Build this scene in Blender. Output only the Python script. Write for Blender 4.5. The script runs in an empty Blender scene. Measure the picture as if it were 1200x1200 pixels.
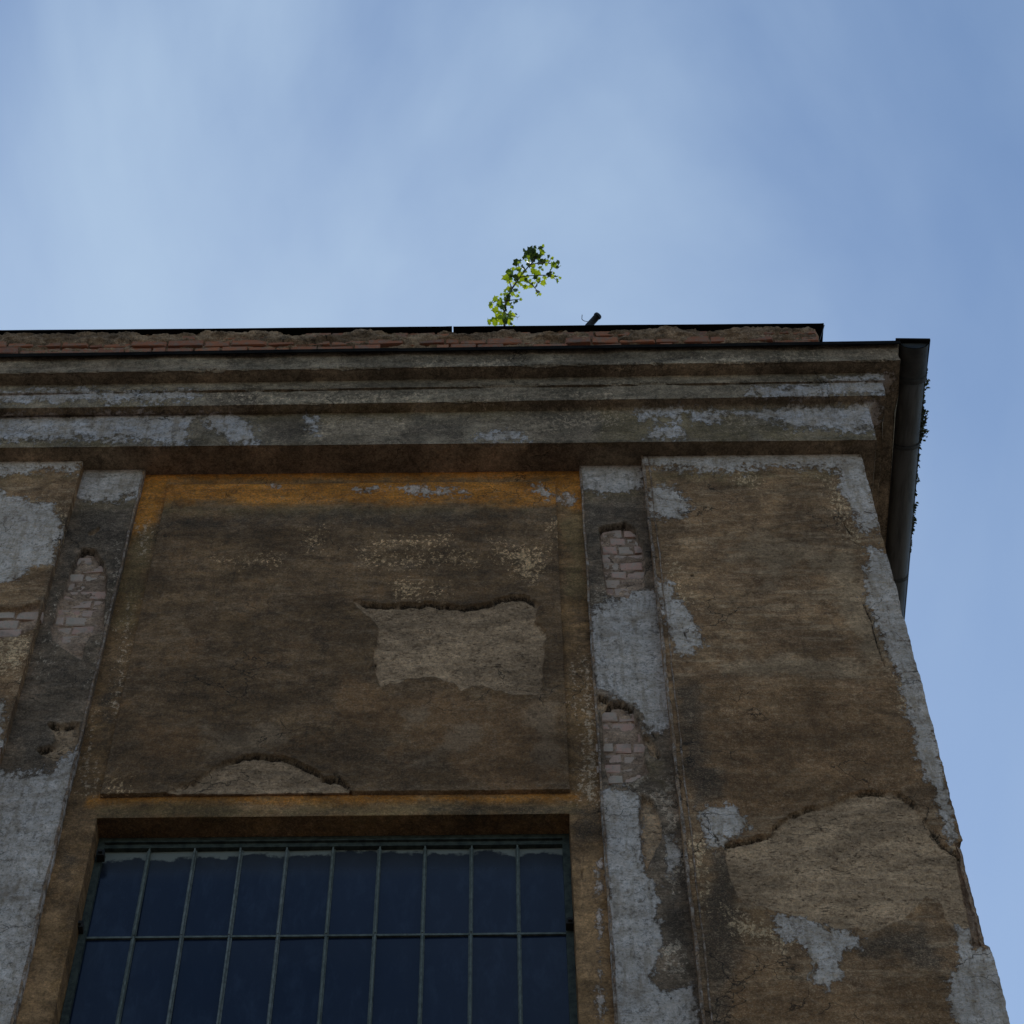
import bpy, math, random
import numpy as np
from mathutils import Matrix, Vector, Euler

C = bpy.context
SC = C.scene
COL = SC.collection
random.seed(7)
rng = np.random.default_rng(7)

# ------------------------------------------------------------------ camera
F = 2950.0                       # focal length, in pixels of a 1200 px wide picture
EYE = np.array([0.0, 0.0, 1.6])
ZV = np.array([-30.0, -1732.0])  # zenith vanishing point from the picture centre (y down)
DX = 30.0
DY = (F * F + ZV[0] * DX) / 1732.0
def _n(v): return v / np.linalg.norm(v)
up_c = _n(np.array([ZV[0], -ZV[1], -F]))          # world up in camera axes
fw_c = _n(np.array([DX, -DY, -F]))                # world +y (into the wall)
fw_c = _n(fw_c - up_c * np.dot(up_c, fw_c))
rt_c = np.cross(fw_c, up_c)
RW = np.array([rt_c, fw_c, up_c])                 # camera -> world
cam = bpy.data.cameras.new('camera'); cam_o = bpy.data.objects.new('camera', cam); COL.objects.link(cam_o)
cam.sensor_fit = 'HORIZONTAL'; cam.sensor_width = 36.0; cam.lens = F / 1200 * 36.0
cam.clip_start = 0.1; cam.clip_end = 3000
M4 = Matrix([list(RW[i]) + [EYE[i]] for i in range(3)] + [[0, 0, 0, 1]])
cam_o.matrix_world = M4
SC.camera = cam_o

def ray(px, py):
    return RW @ np.array([px - 600.0, -(py - 600.0), -F])
def at(px, py, Y):
    d = ray(px, py); return EYE + d * ((Y - EYE[1]) / d[1])
def atz(px, py, z):
    d = ray(px, py); return EYE + d * ((z - EYE[2]) / d[2])
def proj(P):
    q = (P - EYE) @ RW
    return np.stack([600 + F * q[..., 0] / -q[..., 2], 600 - F * q[..., 1] / -q[..., 2]], -1)

# ------------------------------------------------------------------ world, sun, exposure
SUN_EL, SUN_AZ = math.radians(47), math.radians(-14)       # behind the building, a little to the left
world = bpy.data.worlds.new('World'); SC.world = world; world.use_nodes = True
nt = world.node_tree; nt.nodes.clear()
def N(t, **k):
    n = nt.nodes.new(t)
    for a, b in k.items(): setattr(n, a, b)
    return n
out = N('ShaderNodeOutputWorld'); bg = N('ShaderNodeBackground'); sky = N('ShaderNodeTexSky')
sky.sky_type = 'NISHITA'; sky.sun_disc = False; sky.sun_elevation = SUN_EL; sky.sun_rotation = SUN_AZ
sky.air_density = 1.0; sky.dust_density = 0.4; sky.ozone_density = 1.0
tc = N('ShaderNodeTexCoord'); mp = N('ShaderNodeMapping'); mp.inputs['Location'].default_value = (0.37, 0.05, 0.31)
mp.inputs['Scale'].default_value = (3.4, 2.2, 2.0); mp.inputs['Rotation'].default_value = (0, 0, 0.5)
nz = N('ShaderNodeTexNoise'); nz.inputs['Scale'].default_value = 1.25; nz.inputs['Detail'].default_value = 7
nz.inputs['Roughness'].default_value = 0.5; nz.inputs['Distortion'].default_value = 0.35
rp = N('ShaderNodeMapRange'); rp.inputs['From Min'].default_value = 0.28; rp.inputs['From Max'].default_value = 0.66
rp.inputs['To Max'].default_value = 0.95; rp.interpolation_type = 'SMOOTHSTEP'
mx = N('ShaderNodeMixRGB'); mx.inputs[2].default_value = (3.75, 4.95, 6.5, 1)
L_ = nt.links.new
L_(tc.outputs['Generated'], mp.inputs[0]); L_(mp.outputs[0], nz.inputs['Vector']); L_(nz.outputs[0], rp.inputs[0])
# thin cloud bank, densest in one part of the sky
cd = RW @ np.array([430 - 600.0, -(250 - 600.0), -F]); cd = cd / np.linalg.norm(cd)
dt = N('ShaderNodeVectorMath', operation='DOT_PRODUCT'); dt.inputs[1].default_value = tuple(cd)
bk_ = N('ShaderNodeMapRange'); bk_.interpolation_type = 'SMOOTHERSTEP'
bk_.inputs['From Min'].default_value = math.cos(math.radians(15)); bk_.inputs['From Max'].default_value = math.cos(math.radians(1))
bk_.inputs['To Min'].default_value = .34; bk_.inputs['To Max'].default_value = 1.0
cm = N('ShaderNodeMath', operation='MULTIPLY'); tint = N('ShaderNodeMixRGB', blend_type='MULTIPLY'); tint.inputs[0].default_value = 1
tint.inputs[2].default_value = (.91, 1.07, 1.165, 1)
L_(tc.outputs['Generated'], dt.inputs[0]); L_(dt.outputs['Value'], bk_.inputs[0]); L_(bk_.outputs[0], cm.inputs[0]); L_(rp.outputs[0], cm.inputs[1])
L_(cm.outputs[0], mx.inputs[0]); L_(sky.outputs[0], tint.inputs[1]); L_(tint.outputs[0], mx.inputs[1]); L_(mx.outputs[0], bg.inputs[0]); L_(bg.outputs[0], out.inputs[0])
bg.inputs[1].default_value = 0.12
sun = bpy.data.lights.new('sun', 'SUN'); sun.energy = 3.2; sun.angle = math.radians(0.5); sun.color = (1, 0.94, 0.84)
sun_o = bpy.data.objects.new('sun', sun); COL.objects.link(sun_o)
sdir = Vector((math.sin(SUN_AZ) * math.cos(SUN_EL), math.cos(SUN_AZ) * math.cos(SUN_EL), math.sin(SUN_EL)))
sun_o.rotation_euler = sdir.to_track_quat('Z', 'Y').to_euler(); sun_o.location = (0, 0, 40)
SC.view_settings.view_transform = 'Standard'; SC.view_settings.look = 'None'
SC.view_settings.gamma = 1; SC.view_settings.use_curve_mapping = False
SC.view_settings.exposure = 0.0

# ------------------------------------------------------------------ levels of the facade (metres from the camera)
PIER, STRIP, BAND, FIELD = 6.50, 6.555, 6.585, 6.567
Z_SOF = (at(850, 516.3, PIER - .09)[2] + at(50, 524.5, PIER - .09)[2]) / 2      # underside of the frieze
XC = (at(1008, 530, PIER)[0] + at(1184, 1195, PIER)[0]) / 2                      # outer corner of the building
def zmean(Y, *pts): return sum(at(x, y, Y)[2] for x, y in pts) / len(pts)
O_FR, O_FA, O_FI, O_CR = .09, .15, .163, .238
Z_FA = zmean(PIER - O_FA, (0, 478), (1037, 464.5))
Z_FI = zmean(PIER - O_FI, (0, 459.5), (1037, 447.5))
Z_CR = zmean(PIER - O_CR, (0, 436.5), (1055, 423.5))
Z_TOP = zmean(PIER - O_CR, (0, 420), (1055, 409))
XL = -5.2
DEPTH = 15.0
Z_LOW = 8.35                                                                      # below the picture

# ------------------------------------------------------------------ noise
def _hash(ix, iy, s):
    h = (ix.astype(np.int64) * 374761393 + iy.astype(np.int64) * 668265263 + s * 974711) & 0x7fffffff
    h = ((h ^ (h >> 13)) * 1274126177) & 0x7fffffff
    return ((h ^ (h >> 16)) & 0xffff) / 65535.0
def vnoise(x, y, s=0):
    ix, iy = np.floor(x), np.floor(y); fx, fy = x - ix, y - iy
    fx = fx * fx * (3 - 2 * fx); fy = fy * fy * (3 - 2 * fy)
    a, b = _hash(ix, iy, s), _hash(ix + 1, iy, s); c, d = _hash(ix, iy + 1, s), _hash(ix + 1, iy + 1, s)
    return (a * (1 - fx) + b * fx) * (1 - fy) + (c * (1 - fx) + d * fx) * fy * 1.0
def fbm(x, y, s=0, o=5, g=.55):
    t = np.zeros_like(x); a = 1.0; m = 0
    for i in range(o):
        t += a * (vnoise(x, y, s + i * 17) - .5); m += a; a *= g; x = x * 2.03 + 3.1; y = y * 2.03 + 1.7
    return t / m * 2
def sstep(a, b, x):
    t = np.clip((x - a) / (b - a), 0, 1); return t * t * (3 - 2 * t)

CL = 40.0
def sdf_poly(Q, poly):
    p = np.array(poly, float); r = np.full(len(Q), -CL)
    lo, hi = p.min(0) - CL, p.max(0) + CL
    k = np.where((Q[:, 0] > lo[0]) & (Q[:, 0] < hi[0]) & (Q[:, 1] > lo[1]) & (Q[:, 1] < hi[1]))[0]
    if not len(k): return r
    q = Q[k]; d2 = np.full(len(q), 1e9); ins = np.zeros(len(q), bool)
    for i in range(len(p)):
        a, b = p[i], p[(i + 1) % len(p)]; e = b - a; w = q - a
        t = np.clip((w @ e) / max(e @ e, 1e-9), 0, 1)
        dd = w - t[:, None] * e; d2 = np.minimum(d2, (dd ** 2).sum(1))
        c = (a[1] > q[:, 1]) != (b[1] > q[:, 1])
        if e[1] != 0: ins ^= c & (q[:, 0] < e[0] * (q[:, 1] - a[1]) / e[1] + a[0])
    d = np.sqrt(d2); r[k] = np.clip(np.where(ins, d, -d), -CL, CL); return r
def sdf_line(Q, pts):
    p = np.array(pts, float); r = np.full(len(Q), CL)
    lo, hi = p.min(0) - CL, p.max(0) + CL
    k = np.where((Q[:, 0] > lo[0]) & (Q[:, 0] < hi[0]) & (Q[:, 1] > lo[1]) & (Q[:, 1] < hi[1]))[0]
    if not len(k): return r
    q = Q[k]; d2 = np.full(len(q), 1e9)
    for a, b in zip(p[:-1], p[1:]):
        e = b - a; w = q - a; t = np.clip((w @ e) / max(e @ e, 1e-9), 0, 1)
        d2 = np.minimum(d2, ((w - t[:, None] * e) ** 2).sum(1))
    r[k] = np.minimum(np.sqrt(d2), CL); return r

# ------------------------------------------------------------------ wear survey: outlines of stains, flaked paint and lost plaster
# (outlines read off the facade; each is laid on the plane of the part it belongs to)
pier_w = [
 [(745,530),(1010,522),(1012,549),(985,553),(960,548),(900,549),(860,553),(800,552),(757,549),(748,549)],
 [(984,545),(1012,528),(1022,565),(1034,618),(1018,622),(1008,622),(995,595),(983,570)],
 [(1018,640),(1042,650),(1070,720),(1092,810),(1096,860),(1106,905),(1116,945),(1121,985),(1116,996),(1108,975),(1100,950),(1090,920),(1075,885),(1068,850),(1058,815),(1045,780),(1035,750),(1013,700),(1015,675)],
 [(758,574),(772,570),(790,570),(803,582),(811,594),(795,606),(775,609),(758,600)],
 [(768,680),(785,680),(790,700),(805,712),(815,735),(826,755),(812,765),(800,772),(790,755),(776,720)],
 [(816,948),(845,948),(850,942),(865,950),(878,970),(862,984),(845,980),(852,990),(838,996),(825,980)],
 [(905,1074),(925,1075),(945,1080),(985,1090),(1005,1098),(1006,1110),(985,1118),(988,1150),(970,1160),(945,1150),(955,1135),(935,1100),(915,1100)],
 [(1122,1085),(1135,1090),(1140,1112),(1165,1112),(1180,1150),(1200,1215),(1128,1215),(1115,1180),(1110,1150),(1124,1130)]]
pier_r = [[(850,990),(878,983),(902,978),(905,970),(925,955),(960,945),(990,935),(1020,928),(1050,930),(1072,942),(1085,962),(1095,975),(1105,988),(1116,998),(1126,1002),(1140,1060),(1142,1085),(1120,1090),(1108,1075),(1100,1055),(1085,1052),(1060,1075),(1032,1085),(1015,1093),(1003,1085),(980,1088),(955,1078),(920,1068),(895,1062),(870,1060),(855,1030)]]
pier_b = [[(1121,988),(1150,985),(1180,1106),(1140,1108),(1137,1085),(1128,1040)]]
pier_d = [[(788,795),(815,800),(832,830),(822,870),(848,905),(850,940),(812,948),(795,900)],[(835,1000),(860,985),(872,1010),(868,1060),(872,1110),(862,1160),(850,1210),(822,1210),(815,1080)],
 [(1030,1092),(1090,1075),(1105,1100),(1110,1150),(1050,1125),(1010,1120)]]
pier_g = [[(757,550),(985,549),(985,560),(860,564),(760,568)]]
pier_l = [[(875,662),(910,656),(930,672),(900,686)],[(830,772),(900,768),(980,772),(1045,778),(1050,792),(960,796),(850,792)],[(1000,640),(1020,700),(1040,770),(1020,790),(985,720),(960,640)],[(860,620),(1000,650),(980,665),(850,660)]]
pier_m = [[(785,800),(1060,797),(1100,930),(1000,925),(900,965),(800,950)],[(825,1100),(960,1160),(1110,1150),(1120,1215),(815,1215)]]   # richer, redder brown
pier_s = [[(860,555),(885,552),(890,568),(862,570)],[(965,560),(985,560),(1000,600),(1010,640),(990,630),(970,590)],[(1040,785),(1060,800),(1070,850),(1055,830)],
 [(784,660),(795,660),(800,690),(812,705),(800,715),(788,690)],[(800,975),(830,985),(828,1070),(818,1070),(806,1010)],[(845,1060),(900,1080),(940,1100),(920,1115),(860,1100)]]
pier_c = [[(982,598),(990,615),(996,624),(1002,632)],[(1012,708),(1020,725),(1025,745),(1033,770),(1040,785)],[(806,672),(812,674)],[(800,735),(806,752)],[(822,965),(835,975),(842,985)]]

strip_w = [[(670,538),(756,534),(756,572),(735,575),(700,578),(676,572)],
 [(688,715),(712,705),(745,695),(770,690),(780,760),(788,830),(784,856),(770,862),(755,850),(745,828),(730,820),(710,818),(697,800)],
 [(704,925),(735,922),(748,930),(750,970),(754,1010),(756,1024),(768,1036),(771,1070),(775,1090),(772,1120),(764,1150),(784,1162),(812,1152),(820,1180),(824,1215),(718,1215),(712,1080),(707,980)],
 [(780,985),(792,975),(798,1010),(790,1030),(782,1020)]]
strip_b = [[(703,620),(716,617),(732,612),(745,622),(752,640),(757,670),(755,688),(738,690),(735,700),(712,697),(706,660)],
 [(706,834),(712,826),(725,823),(742,829),(748,845),(752,862),(757,870),(756,890),(762,905),(740,915),(712,920),(708,880)]]
strip_r = [[(752,932),(765,938),(773,955),(776,980),(765,1000),(757,1022),(752,980)],[(700,812),(712,820),(708,834),(702,830)],[(756,862),(768,872),(776,886),(772,892),(760,885)]]
strip_d = [[(682,585),(755,580),(762,680),(760,610),(700,610),(700,700),(690,700)],[(775,1058),(805,1062),(812,1112),(790,1122),(775,1100)],[(770,990),(812,1000),(815,1060),(790,1050)],[(752,930),(776,940),(776,1020),(757,1022)],[(790,1160),(812,1160),(816,1210),(785,1210)]]
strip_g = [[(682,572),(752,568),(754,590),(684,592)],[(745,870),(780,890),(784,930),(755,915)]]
strip_s = [[(758,925),(790,905),(795,950),(800,1010),(790,1050),(772,1030),(780,980)],[(772,1105),(805,1100),(800,1150),(775,1140)],[(690,690),(712,695),(700,715),(690,715)],[(712,900),(760,905),(755,928),(712,925)]]
strip_c = [[(752,914),(760,925),(770,932)],[(760,1020),(770,1022),(778,1028)],[(754,850),(762,858),(770,866)]]

lstrip_w = [[(80,538),(172,542),(165,582),(130,586),(84,586)],
 [(-120,880),(10,905),(40,905),(60,908),(76,884),(94,866),(92,890),(16,1215),(-140,1215)]]
lstrip_b = [[(92,652),(98,644),(110,645),(120,660),(125,680),(122,710),(120,740),(105,745),(98,760),(95,772),(80,762),(62,750),(60,735),(70,700),(85,665)]]
lstrip_r = [[(60,850),(75,848),(94,846),(92,870),(80,896),(64,890),(45,880),(62,876),(66,862)],[(104,625),(108,621),(116,618),(117,621),(110,625)]]
lstrip_d = [[(88,592),(160,590),(150,680),(130,690),(118,640),(95,640),(70,700),(55,800),(40,800)],[(20,850),(60,855),(62,880),(50,890),(60,905),(20,900)],[(48,780),(90,770),(85,800),(45,805)]]
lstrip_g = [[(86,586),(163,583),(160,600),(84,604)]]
lstrip_s = [[(72,690),(78,690),(60,760),(50,800),(44,800)],[(140,640),(146,640),(110,800),(102,800)]]
lstrip_c = [[(62,846),(70,852),(84,850),(94,846)]]

lpier_w = [[(-300,535),(96,534),(93,556),(50,552),(0,557),(-300,560)],
 [(-300,582),(0,576),(20,582),(60,590),(70,605),(72,625),(62,660),(40,665),(20,678),(-20,685),(-300,690)],[(-300,870),(8,820),(4,870),(-30,1215),(-300,1215)]]
lpier_b = [[(-200,718),(20,712),(46,705),(40,735),(20,745),(-20,748),(-200,750)]]
lpier_r = []
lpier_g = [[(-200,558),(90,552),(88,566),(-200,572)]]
lpier_d = [[(75,600),(84,610),(20,860),(8,860)]]
lpier_s = [[(20,585),(75,590),(80,640),(66,650),(70,610)],[(0,745),(40,740),(30,790),(-10,790)]]

field_r = [[(414,705),(418,702),(430,709),(442,709),(490,708),(500,704),(520,710),(570,709),(580,703),(600,698),(615,700),(630,710),(625,730),(640,738),(637,780),(635,813),(600,812),(580,806),(565,800),(540,810),(535,800),(510,792),(490,793),(465,800),(445,806),(438,780),(440,760),(443,735),(435,722),(418,710)],
 [(192,940),(200,928),(230,915),(255,897),(285,886),(330,887),(350,893),(375,906),(378,912),(400,914),(408,925),(415,940)]]
field_o = [[(150,540),(700,535),(690,592),(650,592),(600,596),(540,590),(470,594),(400,590),(300,594),(260,588),(200,590),(150,604)]]
field_w = [[(475,574),(480,570),(495,568),(510,573),(530,572),(552,578),(545,582),(500,581),(482,578)],[(622,568),(638,570),(648,580),(640,583),(625,577)],[(310,567),(325,566),(330,569),(318,571)],[(416,572),(470,571),(472,573),(420,574)]]
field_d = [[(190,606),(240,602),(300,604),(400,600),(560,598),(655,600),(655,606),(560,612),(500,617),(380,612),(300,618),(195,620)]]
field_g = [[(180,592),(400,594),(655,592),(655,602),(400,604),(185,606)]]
field_s = [[(420,646),(460,650),(550,645),(555,660),(500,663),(425,662)],[(575,632),(600,640),(637,640),(641,665),(625,684),(605,680),(600,660),(580,655)],[(640,615),(652,612),(650,640),(643,640)],[(355,625),(378,622),(375,642),(358,640)],[(458,680),(478,677),(498,685),(490,702),(468,703)],[(500,688),(525,686),(520,700),(500,700)],[(255,654),(330,652),(332,660),(258,660)],[(430,630),(530,628),(525,640),(440,640)],[(120,915),(150,915),(150,928),(125,928)]]
field_l = [[(520,850),(560,842),(568,866),(525,890),(495,896)],[(470,835),(500,830),(505,850),(475,855)],[(610,830),(655,820),(660,900),(630,900)],[(240,850),(330,850),(330,880),(240,890)],[(405,915),(440,910),(450,925),(415,928)]]
field_m = [[(400,780),(460,815),(540,815),(660,830),(662,920),(560,925),(480,860),(390,850)],[(150,830),(230,850),(240,890),(170,890)]]
field_c = [[(414,702),(416,710)],[(418,784),(426,788),(436,781),(441,776)],[(400,914),(408,922),(414,926)],[(375,905),(390,906),(398,912)]]
field_dots = [(273,670),(260,803)]

band_o = [[(150,538),(700,532),(690,596),(672,600),(640,560),(200,566),(185,612),(150,640)],[(100,933),(680,929),(680,938),(600,943),(500,940),(380,944),(250,940),(100,944)]]
band_w = [[(652,584),(670,580),(673,588),(655,589)],[(700,1010),(702,1010),(706,1200),(702,1200)]]
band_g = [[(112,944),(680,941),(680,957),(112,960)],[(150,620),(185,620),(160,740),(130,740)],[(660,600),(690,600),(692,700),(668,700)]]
band_d = [[(672,950),(705,940),(706,985),(690,990),(672,985)],[(500,946),(600,942),(660,945),(660,952),(500,952)],[(188,605),(196,605),(190,640),(180,640)],[(120,800),(140,800),(128,880),(112,880)],[(78,1000),(92,1000),(84,1030),(70,1030)]]
band_s = [[(680,770),(694,770),(704,900),(706,945),(676,940),(682,880)],[(160,615),(174,615),(172,650),(164,650)],[(130,840),(150,700),(156,700),(140,840)],[(100,860),(110,830),(108,930),(96,930)],[(668,780),(676,780),(678,830),(670,830)]]
band_l = [[(672,990),(712,985),(724,1215),(668,1215)],[(30,1080),(80,1060),(60,1215),(0,1215)]]
band_c = [[(672,985),(676,1000),(681,1014),(683,1030)]]

corn_w = [[(-300,490),(225,483),(230,490),(215,520),(120,514),(-300,522)],[(222,484),(270,483),(295,500),(310,525),(270,518),(255,505)],[(355,487),(372,487),(372,508),(362,508)],
 [(-300,462),(225,456),(236,463),(220,470),(-300,474)],[(745,480),(800,479),(795,488),(750,488)],[(765,500),(800,496),(802,513),(755,514)],[(805,482),(850,480),(846,494),(815,494)],[(850,484),(890,481),(1030,471),(1030,503),(985,505),(940,500),(890,490)],[(560,508),(600,504),(620,517),(550,518)],
 [(880,457),(1045,440),(1045,460),(990,464),(870,466)],[(955,443),(1045,436),(1045,446),(960,449)],[(980,478),(1000,482),(1005,500),(975,500)]]
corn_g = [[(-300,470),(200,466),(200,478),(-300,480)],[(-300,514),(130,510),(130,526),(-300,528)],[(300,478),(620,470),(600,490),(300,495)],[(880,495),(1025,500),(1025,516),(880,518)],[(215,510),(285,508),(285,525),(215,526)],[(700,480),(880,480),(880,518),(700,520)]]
corn_d = [[(218,508),(250,512),(282,512),(282,526),(220,526)],[(312,490),(358,488),(368,510),(330,522),(308,510)],[(480,490),(560,484),(540,512),(470,515)],[(235,460),(300,455),(300,478),(240,478)],[(640,480),(700,485),(690,505),(640,505)]]
corn_s = [[(240,463),(300,458),(400,462),(520,458),(500,472),(300,474)],[(520,468),(720,455),(720,468),(560,476)],[(880,456),(960,450),(1040,452),(1040,464),(900,465)],[(930,425),(1055,408),(1055,424),(980,425)],[(360,490),(480,492),(470,518),(360,518)],[(600,485),(730,482),(720,500),(600,518)],[(480,420),(600,418),(600,432),(480,434)],[(700,428),(960,412),(960,424),(720,436)],[(840,482),(900,480),(900,500),(850,500)]]
corn_l = [[(-300,425),(270,424),(270,436),(-300,440)],[(960,410),(1055,405),(1055,424),(960,426)],[(365,485),(480,485),(500,520),(370,520)],[(560,490),(700,486),(700,516),(560,518)]]

# ------------------------------------------------------------------ materials
def mat(name):
    m = bpy.data.materials.new(name); m.use_nodes = True
    t = m.node_tree; b = t.nodes['Principled BSDF']; return m, t, b
class G:
    """small helper to chain shader nodes"""
    def __init__(s, t): s.t = t
    def n(s, ty, **k):
        n = s.t.nodes.new(ty)
        for a, b in k.items(): setattr(n, a, b)
        return n
    def link(s, a, b): s.t.links.new(a, b)
    def val(s, sock, v):
        if hasattr(v, 'is_output') or isinstance(v, bpy.types.NodeSocket): s.link(v, sock)
        else: sock.default_value = v
    def math(s, op, a, b=0.0, c=0.0):
        n = s.n('ShaderNodeMath', operation=op); s.val(n.inputs[0], a); s.val(n.inputs[1], b); s.val(n.inputs[2], c); return n.outputs[0]
    def noise(s, vec, scale, detail=6, rough=.6, dist=0.0, sc3=None):
        if sc3:
            mp = s.n('ShaderNodeMapping'); mp.inputs['Scale'].default_value = sc3; s.link(vec, mp.inputs[0]); vec = mp.outputs[0]
        n = s.n('ShaderNodeTexNoise'); n.inputs['Scale'].default_value = scale; n.inputs['Detail'].default_value = detail
        n.inputs['Roughness'].default_value = rough; n.inputs['Distortion'].default_value = dist; s.link(vec, n.inputs['Vector']); return n.outputs[0]
    def ramp(s, v, a, b, lo=0.0, hi=1.0):
        n = s.n('ShaderNodeMapRange', interpolation_type='SMOOTHSTEP'); s.link(v, n.inputs[0])
        for i, x in enumerate((a, b, lo, hi)): n.inputs[i + 1].default_value = x
        return n.outputs[0]
    def mix(s, f, a, b, blend='MIX'):
        n = s.n('ShaderNodeMixRGB', blend_type=blend); s.val(n.inputs[0], f)
        for k, v in ((1, a), (2, b)):
            if isinstance(v, tuple): n.inputs[k].default_value = (*v, 1)
            else: s.link(v, n.inputs[k])
        return n.outputs[0]
    def attr(s, name): return s.n('ShaderNodeAttribute', attribute_name=name).outputs['Fac']

C_W, C_W2 = (.41, .42, .445), (.29, .28, .275)
C_R, C_R2 = (.285, .215, .148), (.205, .152, .103)
C_O, C_O2 = (.33, .15, .026), (.25, .105, .02)
C_D = (.046, .040, .034)
C_G = (.115, .095, .048)
C_S = (.40, .32, .215)
C_L = (.37, .30, .22)
C_M = (.13, .076, .037)

def plaster(name, base, base2, dark, streak=.5, wcol=C_W, scol=C_S, lcol=C_L, warmc=C_M):
    m, t, b = mat(name); g = G(t)
    P = g.n('ShaderNodeNewGeometry').outputs['Position']
    big = g.noise(P, 2.6, 6, .62, .4, (1, 1, 1.6))
    mid = g.noise(P, 9, 9, .74, .3, (1, 1, 1.3))
    fine = g.noise(P, 60, 6, .75)
    grit = g.noise(P, 130, 5, .75)
    horiz = g.noise(P, 5, 6, .7, .2, (.7, .7, 4.5))
    drip = g.noise(P, 11, 5, .65, 0, (3.0, 3.0, .45))
    warm = g.noise(P, 3.7, 7, .7, .8, (1.1, 1.1, 1.7)); blot = g.noise(P, 6.5, 8, .72, 1.0, (.9, .9, 1.5))
    c = g.mix(g.ramp(big, .42, .58), base, base2)
    c = g.mix(g.ramp(warm, .50, .64, 0, .55), c, warmc)
    c = g.mix(g.ramp(mid, .48, .62, 0, .75), c, dark)
    c = g.mix(g.ramp(horiz, .50, .64, 0, streak), c, lcol)
    c = g.mix(g.ramp(blot, .52, .66, 0, .55), c, dark)
    c = g.mix(g.ramp(blot, .46, .34, 0, .45), c, lcol)
    c = g.mix(g.ramp(drip, .53, .68, 0, .5), c, dark)
    # soft stains
    c = g.mix(g.ramp(g.math('ADD', g.attr('m_m'), g.math('MULTIPLY', g.math('SUBTRACT', mid, .5), 1.6)), -.4, 1.0, 0, .6), c, C_M)
    c = g.mix(g.ramp(g.math('ADD', g.attr('m_l'), g.math('MULTIPLY', g.math('SUBTRACT', mid, .5), 3.5)), -.4, 1.1, 0, .55), c, lcol)
    O = g.ramp(g.math('ADD', g.attr('sd_o'), g.math('MULTIPLY', g.math('SUBTRACT', mid, .5), 3.6)), -.55, .75)
    c = g.mix(O, c, g.mix(g.ramp(mid, .35, .65), C_O, C_O2))
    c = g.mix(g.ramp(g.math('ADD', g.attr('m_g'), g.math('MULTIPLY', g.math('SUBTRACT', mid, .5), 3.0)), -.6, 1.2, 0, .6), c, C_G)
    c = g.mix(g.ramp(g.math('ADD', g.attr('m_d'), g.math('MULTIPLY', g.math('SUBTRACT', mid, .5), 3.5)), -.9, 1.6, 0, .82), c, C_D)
    # flaked speckle
    sp = g.math('ADD', g.math('MULTIPLY', g.attr('sd_s'), .5), g.math('MULTIPLY', g.math('SUBTRACT', g.noise(P, 46, 7, .78, .2, (1, 1, .75)), .565), 9.0))
    c = g.mix(g.ramp(sp, -.08, .10, 0, .95), c, scol)
    # exposed render coat: gritty, pitted
    Rm = g.ramp(g.math('ADD', g.attr('sd_r'), g.math('MULTIPLY', g.math('SUBTRACT', fine, .5), .5)), -.12, .12)
    pits = g.ramp(g.noise(P, 60, 4, .6, .6, (.6, .6, 1.8)), .60, .70)
    rc = g.mix(g.ramp(mid, .35, .68), C_R, C_R2); rc = g.mix(g.ramp(grit, .45, .75, 0, .5), rc, (.30, .235, .165)); rc = g.mix(g.math('MULTIPLY', pits, .8), rc, (.06, .05, .037))
    c = g.mix(Rm, c, rc)
    # pale skim coat / limewash remains
    wn = g.math('MULTIPLY', g.math('SUBTRACT', g.noise(P, 30, 9, .78, .1, (1, 1, .75)), .5), 5.5)
    Wm = g.ramp(g.math('ADD', g.attr('sd_w'), wn), -.16, .24)
    wc = g.mix(g.ramp(mid, .34, .66), wcol, C_W2)
    wc = g.mix(g.ramp(drip, .48, .66, 0, .6), wc, (.18, .16, .135))
    wc = g.mix(g.ramp(blot, .50, .66, 0, .6), wc, (.17, .15, .125))
    wc = g.mix(g.ramp(fine, .58, .72, 0, .6), wc, (.20, .19, .18))
    c = g.mix(Wm, c, wc)
    # brick bed
    Bm = g.ramp(g.math('ADD', g.attr('sd_b'), g.math('MULTIPLY', g.math('SUBTRACT', fine, .5), .4)), -.1, .1)
    c = g.mix(Bm, c, g.mix(g.ramp(mid, .3, .7), (.26, .205, .165), (.17, .13, .105)))
    c = g.mix(g.ramp(g.attr('crk_shade'), .2, .9), c, (.02, .017, .014))  # dark cracks, plus the shade painted under broken upper edges
    c = g.mix(g.ramp(fine, .51, .64, 0, .6), c, dark)
    c = g.mix(g.ramp(grit, .50, .62, 0, .5), c, lcol)
    c = g.mix(g.ramp(g.noise(P, 24, 8, .8, .5, (1, 1, 1.4)), .52, .64, 0, .5), c, lcol)
    c = g.mix(g.ramp(g.noise(P, 17, 8, .8, .5, (1.3, 1.3, 1)), .52, .64, 0, .6), c, dark)
    c = g.mix(1.0, c, (2.08, 1.61, 1.26), 'MULTIPLY')
    # dirt: light and dark grime at three sizes
    for sc_, lo, hi, n3 in ((1.7, .76, 1.24, (1, 1, 1.3)), (6, .85, 1.15, (.6, .6, 1.9)), (33, .91, 1.10, (1, 1, .9)), (95, .84, 1.20, (1, 1, .9))):
        v = g.ramp(g.noise(P, sc_, 6, .68, .6, n3), .40, .60, lo, hi)
        cc = g.n('ShaderNodeCombineXYZ')
        for q_ in range(3): g.link(v, cc.inputs[q_])
        c = g.mix(g.math('SUBTRACT', 1.0, g.math('MULTIPLY', Wm, .6)), c, cc.outputs[0], 'MULTIPLY')
    vo = g.n('ShaderNodeTexVoronoi', feature='DISTANCE_TO_EDGE'); vo.inputs['Scale'].default_value = 3.1
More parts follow.
